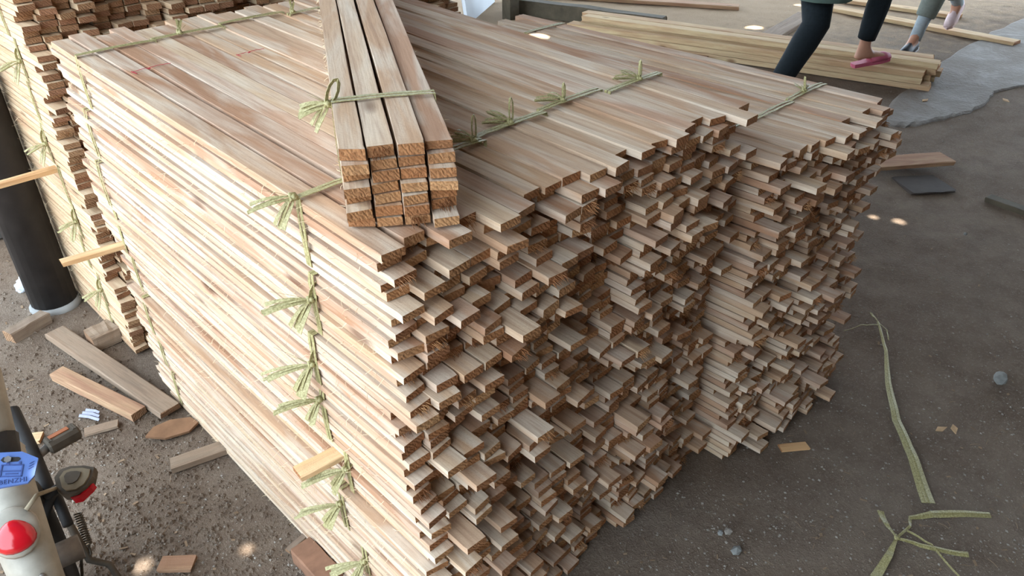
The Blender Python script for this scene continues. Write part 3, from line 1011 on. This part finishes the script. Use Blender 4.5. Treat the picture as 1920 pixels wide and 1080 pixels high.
def sleeve(root, o, base, fwd, sd, mat):
    for sgn in (-1, 1):
        sh = base + Vector((0, 0, 1.31)) + sd*.15*sgn + fwd*.03; el = base + Vector((0, 0, 1.05)) + sd*.20*sgn + fwd*(.03-.05*sgn)
        b = MB(); b.tube([sh + o, sh.lerp(el, .5) + o, el + o], [.075, .06, .055], 12); b.build('sleeve', mat, root, True)
def footwear(root, o, leg, kind, mat, sole):
    heel, fd, up = leg[3] + o, leg[4], leg[5]; sd = fd.cross(up)
    b = MB(); out = [(-.018, 0), (-.012, .03), (.06, .034), (.16, .046), (.225, .036), (.25, 0), (.225, -.036), (.16, -.046), (.06, -.034), (-.012, -.03)]
    Mx = Matrix(((fd.x, sd.x, up.x, heel.x), (fd.y, sd.y, up.y, heel.y), (fd.z, sd.z, up.z, heel.z), (0, 0, 0, 1)))
    b.prism(out, -.012, .012, Mx); shoe = b.build(kind, sole, root)
    b = MB(); rings = []
    prof = [(.10, .040, .052), (.15, .047, .050), (.20, .042, .042), (.238, .026, .026)] if kind == 'slipper' else [(-.014, .026, .075), (.03, .036, .088), (.09, .040, .078), (.15, .047, .058), (.20, .042, .046), (.240, .024, .028)]
    for y, w, h in prof:
        rings.append([Mx @ Vector((y, w*math.cos(a), .006 + h*max(0, math.sin(a)))) for a in [math.pi*2*k/14 for k in range(14)]])
    b.rings(rings); b.build('upper', mat, shoe, True)

fA, hB = at(1466, 190), at(1602, 122, .165)
fw = (hB - fA); fw.z = 0; fw.normalize()
img_right = Vector((math.cos(HEAD), -math.sin(HEAD), 0))
fw1 = (fw*.35 + img_right*.65).normalized()
def cloth1(root, o, base, fwd, sd, legs):
    trouser(root, o, legs[0], 1.0, M['black_cloth'], 1.12)
    trouser(root, o, legs[1], .80, M['black_cloth'], .95)
    torso(root, o, base, fwd, sd, [(.61, .22, .19), (.70, .215, .18), (.85, .185, .15), (1.0, .15, .12), (1.2, .18, .135), (1.33, .17, .11), (1.385, .07, .06)], M['teal_cloth'], 'tunic')
    sleeve(root, o, base, fwd, sd, M['teal_cloth'])
    for l in legs: footwear(root, o, l, 'slipper', M['pink_foam'], M['pink_foam'])
mid = hB - fw1*.34; mid.z = 0
heelA = fA - fw1*.10; heelA.z = .035
person('person walking in black leggings, pink slippers and grey-green tunic behind the lower stack', mid, fw1,
       [(heelA, fw1 + Vector((0, 0, -.10))), (hB, fw1 + Vector((0, 0, .16)))], cloth1)

toeF = at(1690, 108); toeR = at(1772, 64)
d2 = (toeF - toeR); d2.z = 0; d2.normalize()
heelF = toeF - d2*.24 + Vector((0, 0, .02))
def cloth2(root, o, base, fwd, sd, legs):
    trouser(root, o, legs[0], .62, M['grey_cloth'], 1.05)
    trouser(root, o, legs[1], .55, M['grey_cloth'], 1.05)
    for l in legs:
        kn, ank = l[1] + o, l[2] + o
        b = MB(); b.tube([kn.lerp(ank, .5), kn.lerp(ank, .8), ank + Vector((0, 0, -.01))], [.052, .046, .044], 12); b.build('sock', M['pale_sock'], root, True)
    torso(root, o, base, fwd, sd, [(.76, .185, .15), (.95, .17, .13), (1.2, .185, .135), (1.33, .17, .11), (1.385, .07, .06)], M['blue_shirt'], 'shirt')
    sleeve(root, o, base, fwd, sd, M['blue_shirt'])
    footwear(root, o, legs[0], 'shoe', M['dark_shoe'], M['white_sole'])
    footwear(root, o, legs[1], 'shoe', M['pale_shoe'], M['pale_shoe'])
heelR = toeR - d2*.20 + Vector((0, 0, .19))
person('person walking in grey trousers, one dark shoe forward and one pale heel raised', heelF.lerp(toeR, .45), d2,
       [(heelF, d2 + Vector((0, 0, -.04))), (heelR, toeR + Vector((0, 0, .042)) - heelR)], cloth2)

# ------------------------------------------------------------------ rear of a scooter at the stack's strapped side
M['cream_paint'] = plain('dusty_white_paint', srgb(144,138,126), .55, .3, .22, 22)
M['blue_plate'] = plain('blue_plastic', srgb(78,104,160), .55, .3, .10, 30)
M['blue_mark'] = plain('dark_blue_moulding', srgb(48,66,118), .5, .4, .1, 30)
M['steel'] = plain('dusty_steel', srgb(110,104,98), .5, .5, .3, 40, .5)
M['rubber'] = plain('black_rubber', srgb(38,36,35), .7, .3, .3, 30)
M['dusty_rubber'] = plain('dusty_rubber', srgb(84,76,66), .85, .2, .3, 20)
M['worn_rubber'] = plain('worn_tan_rubber', srgb(126,114,94), .85, .2, .2, 30)
M['amber'] = plain('amber_reflector', srgb(150,84,44), .4, .5, .15, 40)
M['red_lens'] = plain('red_lens', srgb(176,18,30), .15, .6, .06, 40)
M['bolt'] = plain('zinc_bolt', srgb(170,170,172), .3, .6, .2, 60, .8)

T0, T1 = at(-10, 850, .52), at(60, 1072, .40)         # over the wheel, rear tip of the mudguard
bk = (T1 - T0); bk.z = 0; bk.normalize()             # rearward
bs = Vector((-bk.y, bk.x, 0))                        # towards the stack
if bs.dot(Vector((1, 0, 0))) < 0: bs = -bs
bz = Vector((0, 0, 1))
WR = .20
hub = Vector((T0.x, T0.y, WR)) + bk*.02
sc = empty('electric_scooter', (hub.x, hub.y, 0)); tag(sc, 'dusty white scooter rear with red reflector and blue plate beside the stack', 'scooter')
ob_ = -Vector((hub.x, hub.y, 0))
def loc(back, side, z):
    return hub + ob_ + bk*back + bs*side + Vector((0, 0, z - WR))
# wheel
b = MB(); pts = [loc(.165*math.cos(a), 0, WR + .165*math.sin(a)) for a in [2*math.pi*k/36 for k in range(36)]]
b.tube(pts, .036, 12, closed=True); wh = b.build('wheel', M['rubber'], sc, True)
b = MB(); b.tube([loc(.125*math.cos(a), 0, WR + .125*math.sin(a)) for a in [2*math.pi*k/30 for k in range(30)]], .010, 8, closed=True)
b.build('rim', M['steel'], wh, True)
b = MB(); b.tube([loc(0, -.07, WR), loc(0, .07, WR)], .03, 12)
for k in range(6):
    a = k*math.pi/3; b.tube([loc(.02*math.cos(a), 0, WR+.02*math.sin(a)), loc(.125*math.cos(a), 0, WR+.125*math.sin(a))], .008, 6)
b.build('spokes', M['steel'], wh, True)
# mudguard: curved shell following the wheel
def guard(a, side, lift=0.0, rad=.285):
    return loc(rad*1.0*math.cos(a)*(1+lift), side, WR + (rad+.03)*math.sin(a)*(1+lift))
b = MB(); rings = []
for k in range(15):
    a = math.radians(20 + 110*k/14)
    hwid = .040 + .010*math.sin(math.pi*k/14)
    ring = []
    for q in range(9):
        t = -1 + 2*q/8
        ring.append(guard(a, hwid*t, -.13*abs(t)**2.4))
    for q in range(8, -1, -1):
        t = -1 + 2*q/8
        ring.append(guard(a, hwid*t*.94, -.02 - .13*abs(t)**2.4))
    rings.append(ring)
b.rings(rings); mg = b.build('mudguard', M['cream_paint'], sc, True)
# flap hanging below its tip
b = MB(); b.ribbon([guard(math.radians(26), 0, -.01), guard(math.radians(14), 0, .0), guard(math.radians(2), 0, .03)], [.078, .085, .08], (bk + bz).normalized(), .004)
b.build('mud_flap', M['rubber'], sc)
# reflector in its raised seat
def on_guard(adeg, side, lift):
    a = math.radians(adeg); c = guard(a, side, lift)
    n = (bk*math.cos(a) + bz*math.sin(a)).normalized(); t = (bk*(-math.sin(a)) + bz*math.cos(a)).normalized()
    return Matrix(((bs.x, t.x, n.x, c.x), (bs.y, t.y, n.y, c.y), (bs.z, t.z, n.z, c.z), (0, 0, 0, 1)))
def dome(Mx, rx, ry, h, n=20, k=5, drop=0.0):
    rings = []
    for i in range(k):
        f = math.cos(i/k*math.pi/2); z = h*math.sin(i/k*math.pi/2)
        rings.append([Mx @ Vector((rx*f*math.cos(a)*(1 - drop*math.sin(a)), ry*f*math.sin(a), z)) for a in [2*math.pi*q/n for q in range(n)]])
    bb = MB(); bb.rings(rings); return bb
MR = on_guard(55, -.004, .0)
seat = dome(MR, .044, .052, .020).build('reflector_seat', M['cream_paint'], sc, True)
dome(MR @ Matrix.Translation((0, -.010, .010)), .034, .034, .020, drop=.22).build('red_reflector', M['red_lens'], sc, True)
dome(on_guard(36, .012, .0), .006, .006, .005, 8, 3).build('screw', M['steel'], sc, True)
def rel(px, py, z): return at(px, py, z) + ob_
# blue moulded plate with its slot, bolt and raised writing
a = math.radians(88)
pc = rel(24, 882, .575)
pn = (Vector((0, 0, CAM_Z)) - (pc - ob_)).normalized()*.55 + bz*.6 + bk*.15; pn.normalize()
px_ = (img_right*.93 + bz*.25); px_ = (px_ - pn*px_.dot(pn)).normalized(); py_ = pn.cross(px_)
MP = Matrix(((px_.x, py_.x, pn.x, pc.x), (px_.y, py_.y, pn.y, pc.y), (px_.z, py_.z, pn.z, pc.z), (0, 0, 0, 1))) @ Matrix.Scale(.86, 4)
b = MB(); b.prism([(-.062, .004), (-.036, .040), (.012, .042), (.046, .026), (.044, -.014), (.034, -.030), (-.040, -.044), (-.062, -.040)], -.004, .004, MP)
plate = b.build('blue_plate', M['blue_plate'], sc)
b = MB(); b.prism([(-.026, .022), (-.022, .029), (.008, .029), (.012, .025), (.008, .019), (-.020, .017)], .0038, .0052, MP); b.build('slot', M['rubber'], plate)
b = MB(); b.tube([MP @ Vector((-.012, .023, .003)), MP @ Vector((-.012, .023, .010))], .0065, 6); b.build('bolt', M['bolt'], plate)
b = MB()
for k in range(3):
    b.prism([(.030+.0*k, .013-.006*k), (.0315, .0125-.006*k), (.040, .0185-.006*k), (.0385, .019-.006*k)], .0038, .0055, MP)
b.build('hatch_mark', M['blue_mark'], plate)
b = MB()
for x0, y0, x1, y1 in [(-.030, .004, .010, .006), (-.030, -.010, .010, -.008), (-.030, -.022, .012, -.020), (-.031, -.022, -.028, .006), (.009, -.022, .012, .006), (-.020, -.016, .004, -.014), (-.022, .006, -.016, .012), (.002, .006, .006, .013)]:
    b.prism([(x0+.008, y0+.006), (x1+.008, y0+.006), (x1+.008, y1+.006), (x0+.008, y1+.006)], .0038, .0056, MP)
b.build('logo', M['blue_mark'], plate)
tc = bpy.data.curves.new('lettering', 'FONT'); tc.body = 'BENZHI'; tc.size = .0145; tc.extrude = .0008; tc.align_x = 'CENTER'; tc.space_character = 1.1
to = bpy.data.objects.new('lettering', tc); COL.objects.link(to)
dg = bpy.context.evaluated_depsgraph_get(); tm = bpy.data.meshes.new_from_object(to.evaluated_get(dg)); bpy.data.objects.remove(to)
tm.transform(MP @ Matrix.Translation((.005, -.030, .0045)) @ Matrix.Rotation(.14, 4, 'Z')); tm.materials.clear(); tm.materials.append(M['blue_mark'])
link('lettering', tm, plate)
# side frame, rear shock body and seat tail
b = MB(); b.tube([loc(-.05, -.02, .50), loc(-.16, -.01, .62), loc(-.34, 0, .70)], [.062, .070, .060], 16); b.build('tail_cowl', M['cream_paint'], sc, True)
b = MB(); b.tube([loc(-.02, -.01, .485), loc(-.06, -.015, .515)], [.050, .064], 16); b.build('cowl_rim', M['rubber'], sc, True)
b = MB(); b.tube([rel(20, 770, .36), rel(60, 850, .30), rel(95, 930, .25), rel(70, 985, .21)], [.020, .018, .016, .016], 10); b.build('swing_arm', M['rubber'], sc, True)
# wire from the reflector seat
wp = [MR @ Vector((.030, .030, .012)), MR @ Vector((.055, .050, .012)), rel(105, 915, .29)]
b = MB(); b.tube(wp, .0045, 6); b.build('wire', M['worn_rubber'], sc, True)
# two footpegs
g0, g1 = rel(88, 838, .30), rel(146, 806, .30)
d = (g1-g0).normalized(); sdv = Vector((0, 0, 1)).cross(d).normalized()
rings = []
for t, k in ((0, .80), (.06, 1), (.94, 1), (1, .80)):
    c = g0.lerp(g1, t)
    rings.append([c + sdv*x*k + bz*z*k for x, z in ((-.018, -.016), (.018, -.016), (.022, -.006), (.022, .010), (.014, .018), (-.014, .018), (-.022, .010), (-.022, -.006))])
b = MB(); b.rings(rings); peg = b.build('folding_pedal', M['dusty_rubber'], sc)
c = g0.lerp(g1, .45) + bz*.0185 + sdv*.003
b = MB(); b.box(c, (.048, .013, .004), Matrix((d, sdv, bz)).transposed()); b.build('amber_reflector', M['amber'], peg)
b = MB()
for t in (.08, .14, .86, .92): b.box(g0.lerp(g1, t) + bz*.018, (.004, .026, .004), Matrix((d, sdv, bz)).transposed())
b.build('grip_rib', M['dusty_rubber'], peg)
b = MB(); b.tube([g0 - d*.06 - bz*.02, g0 + d*.01], .011, 8); b.build('axle', M['steel'], peg, True)
c = rel(138, 902, .30); xr = img_right; yr = Vector((img_right.y*-1, img_right.x, 0)); tiltm = (bz*.9 - yr*.25).normalized(); yr = tiltm.cross(xr).normalized(); xr = yr.cross(tiltm)
MQ = Matrix(((xr.x, yr.x, tiltm.x, c.x), (xr.y, yr.y, tiltm.y, c.y), (xr.z, yr.z, tiltm.z, c.z), (0, 0, 0, 1))) @ Matrix.Scale(1.35, 4)
ol = [(-.034, .004), (-.030, .020), (-.014, .027), (.012, .028), (.031, .024), (.034, .006), (.030, -.014), (.016, -.027), (-.006, -.030), (-.018, -.022)]
b = MB(); b.rings([[MQ @ Vector((x*k, y*k, z)) for x, y in ol] for z, k in ((-.024, .80), (-.012, .97), (.0, 1.0), (.006, .97))]); pg = b.build('rear_footpeg', M['dusty_rubber'], sc)
b = MB(); b.prism([(x*.74+.003, y*.74) for x, y in ol], .004, .009, MQ); b.build('worn_pad', M['worn_rubber'], pg)
b = MB(); b.prism([(x*.40+.000, y*.42+.002) for x, y in ol], .008, .011, MQ); b.build('pad_centre', M['dusty_rubber'], pg)
b = MB(); b.prism([(.006, -.031), (.020, -.026), (.034, -.006), (.036, -.004), (.034, -.012), (.022, -.031), (.010, -.034)], -.016, .0, MQ); b.build('red_reflector', M['red_lens'], pg)
b = MB(); b.tube([c - xr*.03 - tiltm*.015, c - xr*.06 - bz*.02 - yr*.02, rel(96, 925, .25)], .011, 8); b.build('axle', M['rubber'], pg, True)
# bracket, spring and side stand
b = MB(); b.tube([rel(100, 915, .25), rel(128, 985, .20)], .012, 8); b.build('stand_bracket', M['rubber'], sc, True)
b = MB(); b.tube([rel(118, 960, .20), rel(140, 1000, .15), rel(168, 1050, .06), rel(205, 1058, .03), rel(228, 1092, .008)], [.008, .009, .009, .008, .008], 8); stn = b.build('side_stand', M['dusty_rubber'], sc, True)
b = MB(); s0, s1 = rel(146, 962, .17), rel(166, 1022, .10); ax = (s1-s0); l = ax.length; ax.normalize(); p1 = ax.orthogonal().normalized(); p2 = ax.cross(p1)
b.tube([s0 + ax*l*k/112 + (p1*math.cos(k*.8) + p2*math.sin(k*.8))*.0085 for k in range(113)], .0022, 5)
b.build('spring', M['dusty_rubber'], stn, True)
b = MB(); b.tube([s1, s1 + ax*.02, rel(166, 1050, .06)], .003, 6); b.tube([rel(152, 1040, .07), rel(154, 1080, .02)], .004, 6); b.build('stand_hook', M['dusty_rubber'], stn, True)

# ------------------------------------------------------------------ grit, shavings and fibres nobody could count
def scatter_area(r):
    while True:
        px, py = r.uniform(-60, 1980), r.uniform(60, 1130)
        if r.random() < 1 - (py/1130)**.4*.9 - .0: continue
        p = at(px, py)
        u, v = p.y - A0.y, p.x - A0.x
        if -.06 < u < 1.6 and -.03 < v < 1.72: continue
        if u > 1.55 and v > -.05 and v < 1.9: continue
        return p
r = random.Random(9); b = MB()
for i in range(5200):
    p = scatter_area(r); s = r.choice((.0014, .002, .002, .003, .0045))*r.uniform(.7, 1.3)
    vs = [(s, 0, 0), (-s, 0, 0), (0, s*.8, 0), (0, -s*.8, 0), (0, 0, s*.6), (0, 0, -s*.5)]
    z = ground_z(p.x, p.y)
    a = r.uniform(0, 6)
    vs = [(p.x + x*math.cos(a) - y*math.sin(a), p.y + x*math.sin(a) + y*math.cos(a), z + zz + s*.2) for x, y, zz in vs]
    b.add(vs, [(0,2,4), (2,1,4), (1,3,4), (3,0,4), (2,0,5), (1,2,5), (3,1,5), (0,3,5)])
tag(b.build('grit', M['pebble']), 'pale grit and tiny pebbles scattered over the dirt', 'grit', None, 'stuff')
b = MB(); b2 = MB()
for i in range(420):
    p = scatter_area(r); l = r.uniform(.008, .032); a = r.uniform(0, 6.3); z = ground_z(p.x, p.y)
    d = Vector((math.cos(a), math.sin(a), 0))
    if r.random() < .55:
        b.tube([p + Vector((0, 0, z+.002)), p + d*l*.5 + Vector((0, 0, z+.004)), p + d*l + Vector((0, 0, z+.001))], .0008, 3)
    else:
        b.ribbon([p + Vector((0, 0, z+.002)), p + d*l*.6 + Vector((0, 0, z+.004))], r.uniform(.003, .008), (r.uniform(-.3, .3), r.uniform(-.3, .3), 1), .001)
tag(b.build('wood_litter', M['litter']), 'wood splinters and shavings littering the dirt floor', 'litter', None, 'stuff')
def fibre(b, p, n, along, r, L):
    """a curled hair of torn wood on a sawn edge"""
    d = (Vector(n)*r.uniform(.2, 1) + Vector(along)*r.uniform(-1, 1) + Vector((0, 0, r.uniform(-.8, .5)))).normalized()
    p = Vector(p); l = L*r.uniform(.4, 1.2)
    k = Vector((r.uniform(-1, 1), r.uniform(-1, 1), r.uniform(-1, 1)))*l*.2
    b.tube([p, p + d*l*.5 + k, p + d*l], [.00045, .0004, .0002], 3)
def fibre_part(root, n, x, y1, z1, nx, L, seed, y0=.02, slope=0.0):
    rr = random.Random(seed); b = MB()
    for i in range(n):
        y = rr.uniform(y0, y1)
        fibre(b, (x, y, rr.uniform(.0, z1) + slope*y), (nx, 0, 0), (0, 1, 0), rr, L)
    b.build('torn_fibres', M['fibre'], root)['kind'] = 'stuff'
for k in range(TIERS):
    fibre_part(main_bundles[k, 0], 190, -BW/2 + .001, 1.4, BH, -1, .020, 70+k, slope=math.sin(TILT_TOP)*(k+.5)/TIERS)
for k in range(BT):
    fibre_part(back_side[k], 40, -BW/2 + .001, .8, BH, -1, .03, 170+k)
fibre_part(tb, 60, -BW/2, 1.0, BH, -1, .012, 191, slope=.04)
fibre_part(tb, 50, BW/2, 1.0, BH, 1, .012, 192, slope=.04)

# crumbs of dug-up dirt by the strapped side
b = MB(); r = random.Random(15)
for i in range(6500):
    px, py = r.uniform(-40, 620), r.uniform(420, 1120)
    p = at(px, py)
    if p.x - A0.x > -.01: continue
    if py < 640 and r.random() < .5: continue
    s = r.choice((.003, .004, .005, .006, .009))*r.uniform(.6, 1.2); z = ground_z(p.x, p.y); a = r.uniform(0, 6)
    q = [(s, 0, r.uniform(-.2, .3)*s), (-s, 0, r.uniform(-.2, .3)*s), (0, s*.8, 0), (0, -s*.9, 0), (r.uniform(-.3, .3)*s, 0, s*.75), (0, 0, -s*.5)]
    q = [(p.x + x*math.cos(a) - y*math.sin(a), p.y + x*math.sin(a) + y*math.cos(a), z + zz + s*.1) for x, y, zz in q]
    b.add(q, [(0,2,4), (2,1,4), (1,3,4), (3,0,4), (2,0,5), (1,2,5), (3,1,5), (0,3,5)])
tag(b.build('dirt_crumbs', M['dirt']), 'loose crumbly dirt clods beside the strapped side of the stack', 'dirt', None, 'stuff')
